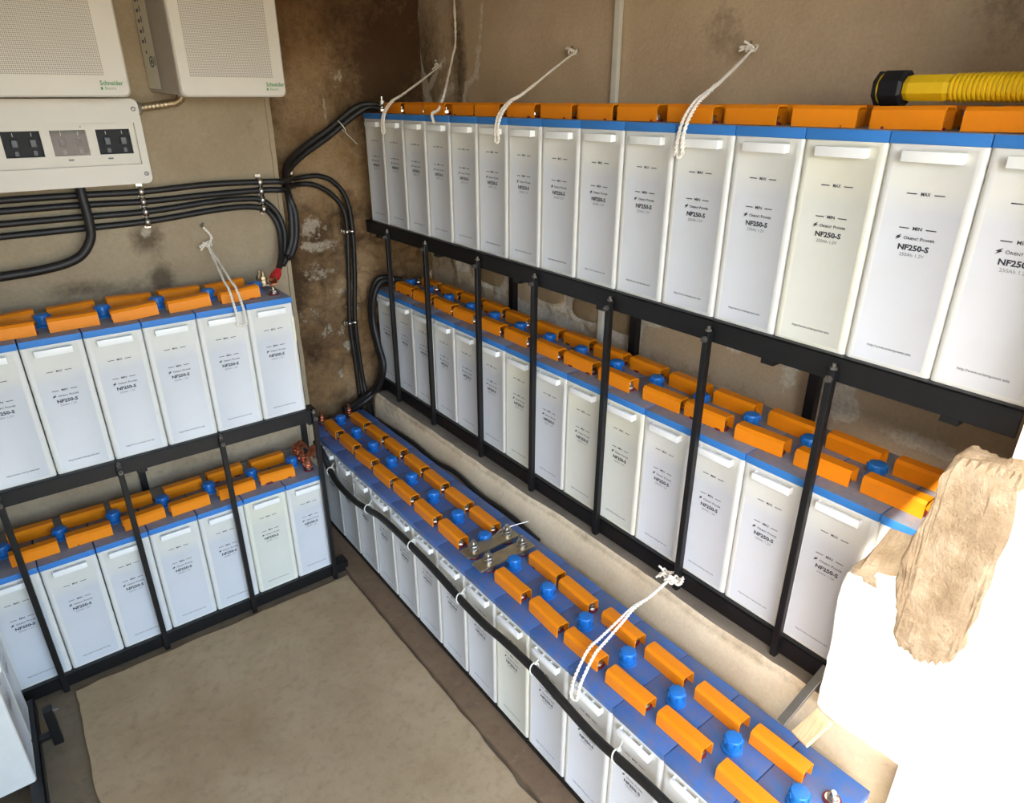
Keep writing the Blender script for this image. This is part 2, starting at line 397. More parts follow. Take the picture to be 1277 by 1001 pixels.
# front wall with the doorway the photograph is taken from
mb = MB(); mb.box((XS - .5, -1.94, 0), (-1.42, YF, ZC)); mb.box((-1.42, -1.94, 1.93), (XW + .3, YF, ZC)); struct(mb.build('wall_front', M['wall_grey']))
# floors
mb = MB(); mb.box((XS - .2, -1.94, -.06), (XW + .2, YA + .1, -.006)); struct(mb.build('floor', M['floor']))
def slab(x0, x1, y0, y1, z0, z1, st, jit, name, mat, k=0):
    pts = []
    nx = max(2, int((x1 - x0) / st)); ny = max(2, int((y1 - y0) / st))
    jt = lambda a: jit * fbm(a * 9, k, 1) + jit * .5 * fbm(a * 31, k, 4)
    for i in range(nx): x = x0 + (x1 - x0) * i / nx; pts.append((x, y1 + jt(x)))
    for i in range(ny): y = y1 - (y1 - y0) * i / ny; pts.append((x1 + jt(y + 7), y))
    for i in range(nx): x = x1 - (x1 - x0) * i / nx; pts.append((x, y0 + jt(x + 3)))
    for i in range(ny): y = y0 + (y1 - y0) * i / ny; pts.append((x0 + jt(y + 5), y))
    mb = MB(); mb.prism(pts, z0, z1, 'z'); return struct(mb.build(name, mat))
slab(-1.275, -.43, -1.9, -.047, -.02, .002, .03, .006, 'floor_screed', M['screed'])
slab(-.422, -.075, -1.93, .46, -.02, .012, .05, .004, 'trim_2', M['plinth'], 3)
mb = MB(); mb.box((-30, -40, -.12), (30, -1.94, -.03)); struct(mb.build('ground', M['ground']))
SHADE_ROOF_Y, SHADE_ROOF_X = -3.6, -1.72
mb = MB(); mb.box((SHADE_ROOF_X, SHADE_ROOF_Y, ZC), (1.6, -1.94, ZC + .12)); struct(mb.build('ceiling_added_shade', M['ceiling']))  # added roof, out of view, to shut off high sky near the doorway
SHADE_WALL_X, SHADE_WALL_H = -3.2, 2.97
mb = MB(); mb.box((SHADE_WALL_X - .3, -4.5, -.03), (SHADE_WALL_X, 2, SHADE_WALL_H)); struct(mb.build('wall_added_shade', M['limewash']))  # added wall, out of view, to block low sky and shade the ledge
# masonry ledge under the long rack
def ledge():
    ny, prof = 90, [(-.072, 0), (-.068, .1), (-.066, .2), (-.064, .3), (-.063, .36), (-.062, .41), (-.06, .44), (-.056, .456), (-.046, .465), (-.03, .468), (.0, .468), (.1, .468), (XW, .468)]
    vs = []; cs = []
    for i in range(ny + 1):
        y = -1.94 + (.40 + 1.94) * i / ny
        for k, (x, z) in enumerate(prof):
            e = .014 * fbm(y * 2.2, 1, z) + .005 * fbm(y * 14, z * 14, 3)
            sm = 1 if k < 9 else .15
            off = .012 * (1 - min(1, max(0, (y + 1.3) / 1.6)))      # the edge wanders a little
            vs.append((x - e * sm * .5 + (off if k < 9 else 0) - .004, y, z + (.004 * fbm(y * 11, x * 9, 8) if 0 < k < 12 else 0)))
            dmp = .5 * g(z, 0, .455, 0, .012, 1) + .35 * max(0, fbm(y * 5, z * 5, 6)) + (.5 if k > 9 else 0)
            cs += [max(0, min(1, dmp)), max(0, min(1, .42 * (1 if y > -.1 else .35) * (.6 + fbm(y * 4, z * 6, 2)))), 0, 1]
    W = len(prof)
    fs = [(i * W + k, i * W + k + 1, (i + 1) * W + k + 1, (i + 1) * W + k) for i in range(ny) for k in range(W - 1)]
    mi = [0 if k < 8 else 1 for i in range(ny) for k in range(W - 1)]
    base = len(vs); fs.append(tuple(ny * W + k for k in range(W)) ); mi.append(0)
    me = bpy.data.meshes.new('ledge'); me.from_pydata(vs, [], fs); me.materials.append(M['ledge']); me.materials.append(M['ledge_top'])
    me.polygons.foreach_set('material_index', mi)
    ca = me.color_attributes.new('stain_shade', 'FLOAT_COLOR', 'POINT'); ca.data.foreach_set('color', cs)
    me.polygons.foreach_set('use_smooth', [True] * len(fs)); me.update()
    o = struct(put('wall_ledge', me)); return o
ledge()
# broken masonry at the door jamb, hit by the sun
def rough_block(name, outline, x0, x1, amp, mat, sub=3, seed=0, parent=None):
    bm = bmesh.new()
    a = [bm.verts.new((x0, y, z)) for y, z in outline]; b = [bm.verts.new((x1, y, z)) for y, z in outline]
    n = len(a)
    bm.faces.new(a[::-1]); bm.faces.new(b)
    for i in range(n): bm.faces.new((a[i], a[(i + 1) % n], b[(i + 1) % n], b[i]))
    bmesh.ops.triangulate(bm, faces=[f for f in bm.faces if len(f.verts) > 4])
    bmesh.ops.subdivide_edges(bm, edges=bm.edges[:], cuts=sub, use_grid_fill=True)
    bmesh.ops.triangulate(bm, faces=bm.faces[:])
    bmesh.ops.subdivide_edges(bm, edges=[e for e in bm.edges if e.calc_length() > .02], cuts=1)
    bmesh.ops.triangulate(bm, faces=bm.faces[:])
    for _ in range(2): bmesh.ops.smooth_vert(bm, verts=bm.verts[:], factor=.4, use_axis_x=True, use_axis_y=True, use_axis_z=True)
    bm.normal_update()
    for v in bm.verts: v.co += v.normal * amp * fbm(v.co.x * 24 + seed, v.co.y * 24, v.co.z * 24)
    mb = MB(); mb.bm(bm); return struct(mb.build(name, mat, parent, True))
rough_block('jamb_stub', [(-1.545, .47), (-1.543, .62), (-1.535, .74), (-1.537, .80), (-1.545, .815), (-1.575, .825), (-1.620, .835), (-1.69, .84), (-1.72, .80), (-1.72, .47)], -.092, -.03, .004, M['white_plaster'])
mb = MB()
vs = []; fs = []
for i in range(13):
    y = -1.545 - .15 * i / 12; e = .006 * fbm(y * 40, 1, 2); h = .885 + .012 * (i / 12) + e if i else .835
    vs += [(-.09, y, .80), (-.03, y, .80), (-.03, y - .01, h), (-.055, y - .006, .80 + (h - .80) * .72 + e), (-.09, y, .818 + e * .3)]
for i in range(12): fs += [(i * 5 + k, i * 5 + (k + 1) % 5, (i + 1) * 5 + (k + 1) % 5, (i + 1) * 5 + k) for k in range(5)]
fs += [(0, 1, 2, 3, 4), (60, 61, 62, 63, 64)]
mb.add(vs, fs); struct(mb.build('jamb_cap', M['rough_plaster']))
rough_block('jamb_column', [(-1.645, .72), (-1.628, .80), (-1.620, .86), (-1.626, .92), (-1.632, .98), (-1.640, 1.06), (-1.650, 1.085), (-1.70, 1.09), (-1.735, 1.09), (-1.735, .80), (-1.72, .735), (-1.68, .71)], -.105, -.03, .009, M['rough_plaster'], seed=4)
mb = MB(); mb.box((-.085, -1.94, -.02), (XW + .3, -1.70, 1.06)); mb.box((-.06, -1.94, 1.06), (XW + .3, -1.705, ZC)); struct(mb.build('wall_front_jamb', M['white_plaster']))

# ------------------------------------------------------------------ battery prototype
HC, DC, PR, PL = .35, .245, .14, .1368
LID = .018
def battery_parts(wd, cream):
    q = {}
    bm = bmesh.new(); bmesh.ops.create_cube(bm, size=1)
    for v in bm.verts: v.co = Vector((v.co.x * wd, DC / 2 + v.co.y * DC, HC / 2 + v.co.z * HC))
    ve = [e for e in bm.edges if abs(e.verts[0].co.z - e.verts[1].co.z) > .1]
    bmesh.ops.bevel(bm, geom=ve, offset=.007, segments=3, affect='EDGES', profile=.5)
    ff = [f for f in bm.faces if f.normal.y < -.99]
    r = bmesh.ops.inset_region(bm, faces=ff, thickness=.006, depth=0)
    r = bmesh.ops.inset_region(bm, faces=ff, thickness=.003, depth=-.0012)
    bm.verts.index_update(); panel = set(f.index for f in ff); bm.faces.index_update(); panel = set(f.index for f in ff)
    me = bpy.data.meshes.new('case'); bm.to_mesh(me); bm.free()
    me.materials.append(M['case_cream' if cream else 'case']); me.materials.append(M['panel_cream' if cream else 'panel'])
    for p in me.polygons: p.material_index = 1 if p.index in panel else 0
    me.polygons.foreach_set('use_smooth', [True] * len(me.polygons)); me.set_sharp_from_angle(angle=radians(38))
    q['case'] = me
    mb = MB(); hw = wd * .31
    mb.box((-hw, -.0135, HC - .025), (hw, -.0055, HC - .008), bev=.0028)
    for s_ in (-1, 1): mb.box((s_ * hw - .004 if s_ > 0 else -hw, -.009, HC - .024), (hw if s_ > 0 else -hw + .004, .003, HC - .009), bev=.0015)
    for x in (-hw * .33, hw * .33): mb.box((x - .002, -.008, HC - .022), (x + .002, .003, HC - .011))
    q['handle'] = mb.mesh('handle', M['handle'], True)
    return q
def lid_mesh(wd, mat):
    mb = MB(); mb.box((-wd / 2, -.001, HC), (wd / 2, DC + .001, HC + LID), bev=.0025)
    return mb.mesh('lid', mat, True)
ZT = HC + LID
def vent_mesh():
    mb = MB(); mb.lathe([(.021, ZT - .002), (.021, ZT + .004), (.016, ZT + .006), (.0155, ZT + .018), (.0175, ZT + .019), (.0175, ZT + .029), (.0155, ZT + .032), (.006, ZT + .033)], 18)
    for k in range(9):
        a = 2 * pi * k / 9; mt = Matrix.Translation((.0175 * cos(a), .0175 * sin(a), 0)) @ Matrix.Rotation(a, 4, 'Z')
        mb.box((-.0015, -.0022, ZT + .019), (.002, .0022, ZT + .029), 0, mt)
    return mb.mesh('vent_cap', M['vent'], True)
def terminal_mesh(mat='metal'):
    mb = MB(); mb.lathe([(.0165, ZT - .001), (.0165, ZT + .004), (.012, ZT + .0045)], 16, 1)
    mb.lathe([(.013, ZT + .0045), (.013, ZT + .0065)], 14); mb.lathe([(.0105, ZT + .0065), (.0105, ZT + .0135), (.009, ZT + .0145)], 6)
    mb.lathe([(.0055, ZT + .0145), (.0055, ZT + .022), (.0045, ZT + .023)], 10)
    return mb.mesh('terminal', [M[mat], M['red_dark']], True)
def print_meshes():
    y = .0007; out = {}
    def dash(mb, x0, x1, z, h=.0008): mb.add([(x0, y, z - h), (x1, y, z - h), (x1, y, z + h), (x0, y, z + h)], [(0, 1, 2, 3)], 0)
    def level(mb, z, wrd): dash(mb, -.0275, -.0125, z); dash(mb, .0125, .0275, z); text(mb, wrd, .0075, 0, z, y, off=.00015, width=.0135)
    mats = [M['ink'], M['ink_grey']]
    mb = MB(); level(mb, HC - .0705, 'MAX'); out['level_marking'] = mb.mesh('level_marking', mats, normals=False)
    mb = MB(); level(mb, HC - .122, 'MIN'); X, Z = -.0255, HC - .1365
    mb.add([(X - .0042, y, Z - .0048), (X - .0012, y, Z - .0008), (X - .0045, y, Z - .0005), (X - .001, y, Z + .0018), (X + .0048, y, Z + .0048), (X + .002, y, Z + .001), (X + .0048, y, Z + .0006), (X + .001, y, Z - .002)],
           [(0, 1, 7), (1, 2, 3), (1, 3, 5, 7), (3, 4, 5), (5, 6, 7)], 0)
    text(mb, 'Orient Power', .0074, .0055, HC - .137, y, width=.046, off=.0001, small=True)
    text(mb, 'NF250-S', .0118, .0, HC - .1515, y, width=.046, off=.00045)
    text(mb, '250Ah 1.2V', .0076, .0, HC - .1625, y, width=.037, m=1)
    out['lettering'] = mb.mesh('lettering', mats, normals=False)
    mb = MB(); text(mb, 'http://www.orientpower.asia', .0062, 0, HC - .319, y, width=.071, off=.0001, m=1)
    out['web_address'] = mb.mesh('web_address', mats, normals=False)
    return out
PRINT = print_meshes(); VENT = vent_mesh(); TERM = terminal_mesh(); TERM_CU = terminal_mesh('copper')
PARTS = {}
for key, wd in (('R', .1388), ('L', .1342)):
    for cream in (0, 1):
        PARTS[key, cream] = battery_parts(wd, cream)
        for dusty in (0, 1):
            PARTS[key, 'lid', dusty] = PARTS.get((key, 'lid', dusty)) or lid_mesh(wd, M['lid' if dusty else 'lid_fresh'])
def make_proto(key, cream, dusty):
    root = thing('battery', 'white battery', 'battery')
    for nm, me, lc in (('case', PARTS[key, cream]['case'], None), ('handle', PARTS[key, cream]['handle'], None), ('lid', PARTS[key, 'lid', dusty], None), *((k_, m_, None) for k_, m_ in PRINT.items()), ('vent_cap', VENT, (0, .1175, 0)),
                       ('terminal', TERM, (-.035, .058, 0)), ('terminal', TERM, (.035, .058, 0)), ('terminal', TERM, (-.035, .172, 0)), ('terminal', TERM, (.035, .172, 0))):
        kid(root, put(nm, me, root, lc))
    return root
PROTO = {}; USED = {}
def battery(key, cream, dusty, loc, rz, label, group):
    k = (key, cream, dusty)
    if k not in PROTO: PROTO[k] = make_proto(*k); o = PROTO[k]
    else: o = copy_tree(PROTO[k])
    o.location = loc; o.rotation_euler = (0, 0, rz); tag(o, label, 'battery', group)
    return o
ORD = 'first second third fourth fifth sixth seventh eighth ninth tenth eleventh twelfth thirteenth fourteenth fifteenth'.split()
RZ = -pi / 2
SHELF = {'top': 'upper long shelf', 'low': 'lower long shelf', 'lu': 'upper short shelf', 'll': 'lower short shelf', 'pit': 'floor row'}
GRP = {k: 'batteries on the ' + v for k, v in SHELF.items()}
Y0 = {'top': .407, 'low': .4223, 'pit': .4235}
XF = {'top': 0., 'low': 0., 'pit': -.3481}
ZB = {'top': 1.15, 'low': .5166, 'lu': .657, 'll': .039, 'pit': .0257}
NB = {'top': 15, 'low': 15, 'pit': 15, 'lu': 8, 'll': 8}
XR = {'lu': -.478, 'll': -.4474}
CREAM = {('low', 8), ('low', 9), ('ll', 1), ('top', 12), ('low', 6), ('pit', 9)}
for row in ('top', 'low', 'pit'):
    for i in range(NB[row]):
        c = (row, i) in CREAM
        battery('R', int(c), 0 if row == 'pit' else 1, (XF[row], Y0[row] - (i + .5) * PR, ZB[row]), RZ + random.uniform(-.003, .003),
                f"{'yellowed ' if c else ''}white battery with blue lid, {ORD[i]} from the room corner on the {SHELF[row]}", GRP[row])
for row in ('lu', 'll'):
    for i in range(NB[row]):
        c = (row, i) in CREAM
        battery('L', int(c), 1, (XR[row] - (i + .5) * PL, random.uniform(0, .003), ZB[row]), random.uniform(-.004, .004),
                f"{'yellowed ' if c else ''}white battery with blue lid, {ORD[i]} from the room corner on the {SHELF[row]}", GRP[row])
mb = MB(); mb.box((-.4895, -.0015, .887), (-.4815, .0005, .965)); mb.add([(-.4875, -.0017, .89 + .012 * k) for k in range(6)] + [(-.4835, -.0017, .896 + .012 * k) for k in range(6)], [], 0)
tag(mb.build('paper_strip', M['sticker']), 'narrow cream paper strip stuck to the corner battery of the upper short shelf', 'sticker')

# ------------------------------------------------------------------ orange terminal covers
def cover_mesh(L=.112, W=.036, H=.034):
    w_, t, c = W / 2, .0028, .006
    out = [(-w_, 0), (-w_, H - c), (-w_ + c, H), (w_ - c, H), (w_, H - c), (w_, 0), (w_ - t, 0), (w_ - t, H - c - .001), (w_ - c - .001, H - t), (-w_ + c + .001, H - t), (-w_ + t, H - c - .001), (-w_ + t, 0)]
    n = len(out); vs = [(-L / 2, y, z) for y, z in out] + [(L / 2, y, z) for y, z in out]
    fs = [(i, (i + 1) % n, n + (i + 1) % n, n + i) for i in range(n)]
    for o in (0, n): fs += [tuple(o + k for k in q) for q in ((0, 1, 10, 11), (1, 2, 9, 10), (2, 3, 8, 9), (3, 4, 7, 8), (4, 5, 6, 7))]
    mb = MB(); mb.add(vs, fs); return mb.mesh('terminal_cover', M['orange'])
COVER = cover_mesh()
mb = MB(); mb.box((-.046, -.0095, .0118), (.046, .0095, .0148)); LINK = mb.mesh('link_plate', M['nickel'])
def cover(row, seam, line):
    d = .058 if line == 'front' else .172
    z = ZB[row] + ZT + .0005
    jr = random.gauss(0, .028); jd = random.gauss(0, .003); jl = random.gauss(0, .004)
    if row in Y0: loc = (XF[row] + d + jd, Y0[row] - seam * PR + jl, z); rz = RZ + jr
    else: loc = (XR[row] - seam * PL + jl, d + jd, z); rz = jr
    o = put('terminal_cover', COVER); o.location = loc; o.rotation_euler = (random.gauss(0, .012), random.gauss(0, .012) if row != 'lu' else -.03 + random.gauss(0, .03), rz)
    p = put('link_plate', LINK, o)
    side = {'front': 'front line', 'back': 'line by the wall' if row != 'pit' else 'line by the ledge'}[line]
    tag(o, f"orange terminal cover, {ORD[seam - 1]} from the room corner, {side}, {SHELF[row]}", 'terminal cover', 'orange covers on the ' + SHELF[row])
    return o
for row in ('top', 'low', 'pit', 'lu', 'll'):
    for s_ in range(1, NB[row]):
        if row == 'pit' and s_ == 8: continue
        for ln in ('front', 'back'): cover(row, s_, ln)

# ------------------------------------------------------------------ racks
def post(root, x0, x1, y0, y1, z0, z1, nm='post'):
    mb = MB(); mb.box((x0, y0, z0), (x1, y1, z1), bev=.002); return mb.build(nm, M['black_paint'], root)
def bolt(root, p, d):
    mb = MB(); p = Vector(p); d = Vector(d); mb.cyl(p, p + d * .005, .0068, 6); mb.cyl(p + d * .005, p + d * .011, .0036, 8)
    return mb.build('bolt', M['old_steel'], root)
rk = thing('battery_rack', 'long black two-tier steel rack standing on the masonry ledge', 'rack', (0, -.6, .468))
def rel(root, o):   # children built in world coordinates
    o.matrix_parent_inverse = Matrix.Translation(root.location).inverted(); return o
YP = [y - .0222 * (y + 1.94) / 1.13 for y in (.292, .024, -.283, -.554, -.840, -1.128, -1.400)]
for y in YP: rel(rk, post(rk, -.030, -.0145, y - .007, y + .007, .468, 1.128))
for y in YP:
    rel(rk, bolt(rk, (-.0222, y, 1.128), (0, 0, 1))); rel(rk, bolt(rk, (-.030, y, 1.112), (-1, 0, 0)))
for y in (-.115, -.69, -1.24): rel(rk, post(rk, .255, .278, y - .012, y + .012, .468, 1.145, 'rear_post'))
def rail(x0, x1, y0, y1, z0, z1, root, nm='rail'):
    mb = MB(); mb.box((x0, y0, z0), (x1, y1, z1), bev=.0015); return rel(root, mb.build(nm, M['black_paint'], root))
for z0, z1, yf in ((1.104, 1.1495, .43), (.472, .516, .43)):
    rail(-.0145, -.0095, -1.69, yf, z0, z1, rk, 'front_rail'); rail(-.0145, .03, -1.69, yf, z1 - .004, z1, rk, 'shelf_flange')
    rail(.247, .252, -1.69, yf, z0, z1, rk, 'rear_rail'); rail(.215, .252, -1.69, yf, z1 - .004, z1, rk, 'shelf_flange')
    for y in (.35, -.06, -.486, -.818, -1.276, -1.6):
        rail(-.0095, .252, y - .014, y + .014, z0 - .012, z0 + .02, rk, 'cross_bar')
rail(.252, .256, -1.69, .43, 1.12, 1.145, rk, 'rear_rail')
rl = thing('battery_rack', 'short black two-tier steel rack against the grey wall', 'rack', (-.9, .1, -.006))
for x in (-1.296, -1.024, -.753, -.466): rel(rl, post(rl, x - .0075, x + .0075, -.030, -.0145, -.006, .648))
for x in (-1.296, -1.024, -.753, -.466): rel(rl, bolt(rl, (x, -.0222, .648), (0, 0, 1))); rel(rl, bolt(rl, (x, -.030, .63), (0, -1, 0)))
for x in (-.412, -.95, -1.5): rel(rl, post(rl, x - .01, x + .01, .252, .265, -.006, .65, 'rear_post'))
for z0, z1, xr in ((.614, .6565, -.455), (.0, .0385, -.41)):
    rail(-1.62, xr, -.0145, -.0095, z0, z1, rl, 'front_rail'); rail(-1.62, xr, -.0145, .03, z1 - .004, z1, rl, 'shelf_flange')
    rail(-1.62, xr - .01, .2505, .2535, z0, z1, rl, 'rear_rail'); rail(-1.62, xr - .01, .215, .2535, z1 - .004, z1, rl, 'shelf_flange')
    for x in (-.47, -.97, -1.5): rail(x - .013, x + .013, -.0095, .253, max(.0, z0 - .012), z0 + .02, rl, 'cross_bar')
rk3 = thing('battery_rack', 'black steel rack end in the corner by the side wall, only its foot seen', 'rack', (-1.32, -.22, -.006))
rel(rk3, post(rk3, -1.345, -1.323, -.215, -.193, -.006, .115)); rail(-1.375, -1.345, -.213, -.195, .02, .034, rk3, 'cross_bar'); rel(rk3, bolt(rk3, (-1.323, -.204, .1), (1, 0, 0)))
rail(-1.375, -1.37, -.60, -.05, .0, .0385, rk3, 'front_rail'); rail(-1.40, -1.37, -.60, -.05, .034, .0385, rk3, 'shelf_flange')
rail(-1.64, -1.635, -.60, -.05, .0, .0385, rk3, 'rear_rail'); rail(-1.63, -1.37, -.07, -.05, .0, .03, rk3, 'cross_bar'); rail(-1.63, -1.37, -.60, -.58, .0, .03, rk3, 'cross_bar')
for k, y in enumerate((-.14, -.28)):
    battery('R', 0, 1, (-1.385, y, .039), pi / 2, ('white battery turned sideways by the side wall, next to the short rack', 'white battery turned sideways by the side wall, second from the short rack')[k], 'batteries by the side wall')
mb = MB(); mb.box((-.352, -1.68, .012), (-.105, .4235, .0255), bev=.002); tag(mb.build('base_board', M['black_paint']), 'thin black board lying under the floor row of batteries', 'board')

# ------------------------------------------------------------------ cables
CR = .0088
def cable(label, pts, r=CR, group=None, seg=10, boots=(), name='cable', nn=8):
    mb = MB(); mb.tube(cr(pts, nn), r, seg); o = mb.build(name, M['rubber'], None, True); tag(o, label, 'cable', group)
    for a, b in boots:
        k = MB(); a, b = Vector(a), Vector(b); k.tube([a, a.lerp(b, .5), b], 0, 10, 0, True, [r * 1.05, r * 1.6, r * 1.45]); k.build('boot', M['red'], o, True)
        l_ = MB(); d = (b - a).normalized(); l_.tube([b, b + d * .012], r * .9, 10); e = b + d * .022; l_.box((e.x - .009, e.y - .009, e.z - .002), (e.x + .009, e.y + .009, e.z + .002)); l_.build('lug', M['copper'], o)
    return o
yc = YL - .018
cable('topmost of the four black cables along the grey wall, bending down on the alcove wall',
      [(-1.6, yc, 1.327), (-1.0, yc, 1.328), (-.78, yc, 1.325), (-.6, yc, 1.332), (-.44, yc, 1.329), (-.37, .255, 1.325), (-.30, .40, 1.311), (-.25, .465, 1.309), (-.17, .470, 1.312), (-.11, .470, 1.288), (-.066, .470, 1.225), (-.053, .470, 1.115), (-.06, .470, .95), (-.078, .470, .75), (-.07, .475, .56), (-.066, .46, .44), (-.085, .36, .34), (-.087, .2, .33)])
cable('second of the four black cables along the grey wall, bending down beside the topmost',
      [(-1.6, yc, 1.298), (-1.0, yc, 1.302), (-.78, yc, 1.298), (-.6, yc, 1.303), (-.44, yc, 1.304), (-.37, .255, 1.300), (-.30, .40, 1.288), (-.25, .465, 1.288), (-.19, .470, 1.284), (-.13, .470, 1.252), (-.085, .470, 1.195), (-.074, .470, 1.114), (-.085, .470, .95), (-.10, .470, .754), (-.093, .470, .56), (-.09, .47, .42), (-.09, .46, .2)])
cable('third of the four black cables along the grey wall, ending at a red boot',
      [(-1.6, yc, 1.268), (-1.0, yc, 1.27), (-.78, yc, 1.27), (-.6, yc, 1.282), (-.5, yc, 1.283), (-.445, yc, 1.274), (-.405, yc - .004, 1.232), (-.392, yc - .012, 1.17), (-.41, yc - .03, 1.105), (-.432, .205, 1.075), (-.447, .195, 1.062)], boots=[((-.447, .195, 1.062), (-.468, .183, 1.041))])
cable('lowest of the four black cables along the grey wall, ending at a red boot',
      [(-1.6, yc, 1.236), (-1.0, yc, 1.24), (-.78, yc, 1.243), (-.6, yc, 1.257), (-.5, yc, 1.259), (-.445, yc, 1.248), (-.418, yc, 1.222), (-.406, yc - .006, 1.18), (-.415, yc - .028, 1.125), (-.433, .195, 1.092), (-.45, .175, 1.07)], boots=[((-.45, .175, 1.07), (-.468, .155, 1.05))])
for k, (dx, dz) in enumerate(((0, 0), (.014, .022))):
    cable(('black cable sagging from the upper long shelf to the end of the grey wall', 'upper twin of the sagging cable from the upper long shelf to the grey wall')[k],
          [(.055 + dx * 3, .375, 1.531 + dz * .1), (.02, .40, 1.536 + dz * .5), (-.03, .425, 1.508 + dz), (-.12, .44, 1.445 + dz), (-.22, .44, 1.388 + dz), (-.29, .41, 1.345 + dz), (-.335, .33, 1.315 + dz * .5), (-.362, .248 - dz * .3, 1.285), (-.368 + dx, .226, 1.225), (-.378 + dx, .222, 1.15), (-.404 + dx, .215, 1.10), (-.425 + dx, .205, 1.075 + dz)], .0105)
cable('thick black cable dropping from the breaker box and curving away along the wall', [(-.927, .235, 1.375), (-.927, .228, 1.335), (-.926, .226, 1.25), (-.937, .226, 1.206), (-.975, .226, 1.167), (-1.054, .228, 1.148), (-1.2, .232, 1.14), (-1.5, .235, 1.13)], .0125)
for k in range(2):
    e = .0225 * k
    cable(('black cable looping down from the lower long shelf to the floor row', 'outer twin of the cable looping down from the lower long shelf')[k],
          [(.058 + .04 * k, .388, .906 + e * .2), (.03, .39 + e * .5, .918 + e * .4), (.0, .395 + e * .8, .905 + e * .5), (-.022, .403 + e, .85), (-.0265, .412 + e, .76), (-.0265, .384 + e, .667), (-.0265, .352 + e, .592), (-.034, .372 + e, .515), (-.055, .408 + e * .8, .452 + e * .2), (-.10, .415 + e * .4, .424 + e * .7), (-.15, .405, .414 + e * .8), ((-.178, -.2)[k], .39, .418 + e * .5)], .0112)
cable('black cable sagging along the front of the floor row of batteries, held by ties',
      [(-.33, .44, .40), (-.362, .425, .405), (-.372, .32, .40), (-.374, .205, .375), (-.374, .154, .328), (-.375, .071, .298), (-.375, -.06, .298), (-.3735, -.16, .316), (-.3735, -.25, .336), (-.374, -.38, .342), (-.3735, -.451, .34), (-.374, -.567, .336), (-.3745, -.714, .322), (-.3745, -.82, .318), (-.3735, -.91, .325), (-.3735, -1.03, .328), (-.374, -1.12, .318), (-.375, -1.24, .308), (-.374, -1.4, .318), (-.374, -1.54, .314), (-.374, -1.7, .318)], .0105)
cable('black cable lying in the gap between the floor row and the ledge', [(-.088, .34, .375), (-.09, .2, .385), (-.087, .05, .392), (-.09, -.12, .388), (-.086, -.25, .398), (-.088, -.4, .386), (-.088, -.55, .392), (-.09, -.7, .38)], .008)
# cable ties along the floor row
for k, y in enumerate((.144, -.16, -.451, -.714, -1.03, -1.30)):
    zc = (.318, .316, .34, .322, .328, .311)[k]
    pts = [(-.374 + .0135 * cos(a), y + .004 * sin(a), zc + .004 + .0145 * sin(a)) for a in [2 * pi * i / 16 for i in range(17)]]
    mb = MB(); mb.tube(pts, .0018, 6); mb.tube(cr([(-.374, y, zc + .018), (-.366, y, zc + .024), (-.358, y, .352)], 4), .0016, 6); mb.box((-.372, y - .003, zc + .016), (-.364, y + .003, zc + .021))
    tag(mb.build('cable_tie', M['tie'], None, True), f"white nylon tie holding the sagging cable, {ORD[k]} from the room corner", 'cable tie', 'ties along the floor row')
mb = MB(); c0 = Vector((-.075, .434, 1.476)); ax = Vector((-.8, .1, -.55)).normalized(); u = ax.orthogonal().normalized(); v_ = ax.cross(u)
mb.tube([c0 + (u * cos(a) + v_ * sin(a)) * .0225 for a in [2 * pi * i / 18 for i in range(19)]], .0018, 6); mb.tube([c0 - v_ * .02 + u * .008, c0 + Vector((.05, -.01, -.06))], .0012, 6)
tag(mb.build('cable_tie', M['tie'], None, True), 'white tie round the two cables sagging from the upper long shelf', 'cable tie')
# saddles clamping the cables to the wall
def clamp(label, base, along, n, step, axis='z'):
    o = thing('cable_clamp', label, 'clamp', base, 0)
    mb = MB()
    if axis == 'z': mb.box((-.008, .008, -step * n + .01), (.008, .0105, .022))
    else: mb.box((-.022, .008, -.008), (step * n - .008, .0105, .008))
    mb.build('strip', M['metal'], o)
    for k in range(n):
        mb = MB(); arc = [(sin(a) * .0122, -cos(a) * .0122) for a in [radians(-100 + 200 * i / 12) for i in range(13)]]
        pts = []
        for s_, (a, b) in ((0, arc[0]),): pass
        vs = []
        for (a, b) in arc:
            for e in (-.007, .007):
                vs.append((e, b, a - step * k) if axis == 'z' else (a + step * k, b, e))
        fs = [(2 * i, 2 * i + 1, 2 * i + 3, 2 * i + 2) for i in range(len(arc) - 1)]
        mb.add(vs, fs); sc = mb.build('saddle', M['metal'], o, True, normals=False)
        md = sc.modifiers.new('s', 'SOLIDIFY'); md.thickness = .0016; md.offset = 1
        q = MB(); p = (0, .004, -step * k - step / 2) if axis == 'z' else (step * (k + .5), .004, 0)
        q.cyl((p[0], p[1] + .006, p[2]), (p[0], p[1] - .004, p[2]), .0045, 6); q.build('screw', M['metal'], o)
    return o
clamp('shiny metal strip of cable saddles on the grey wall below the breaker box', (-.78, yc, 1.326), None, 4, .028)
clamp('shiny metal strip of cable saddles near the end of the grey wall', (-.445, yc, 1.329), None, 4, .027)
clamp('metal saddle pair clamping two cables at the start of the alcove wall', (-.262, .470, 1.309), None, 2, .021)
clamp('metal saddle pair on the alcove wall where the two cables turn down', (-.076, .470, 1.105), None, 2, .021, 'x')
clamp('metal saddle pair low on the alcove wall above the looping cable', (-.102, .470, .75), None, 2, .022, 'x')

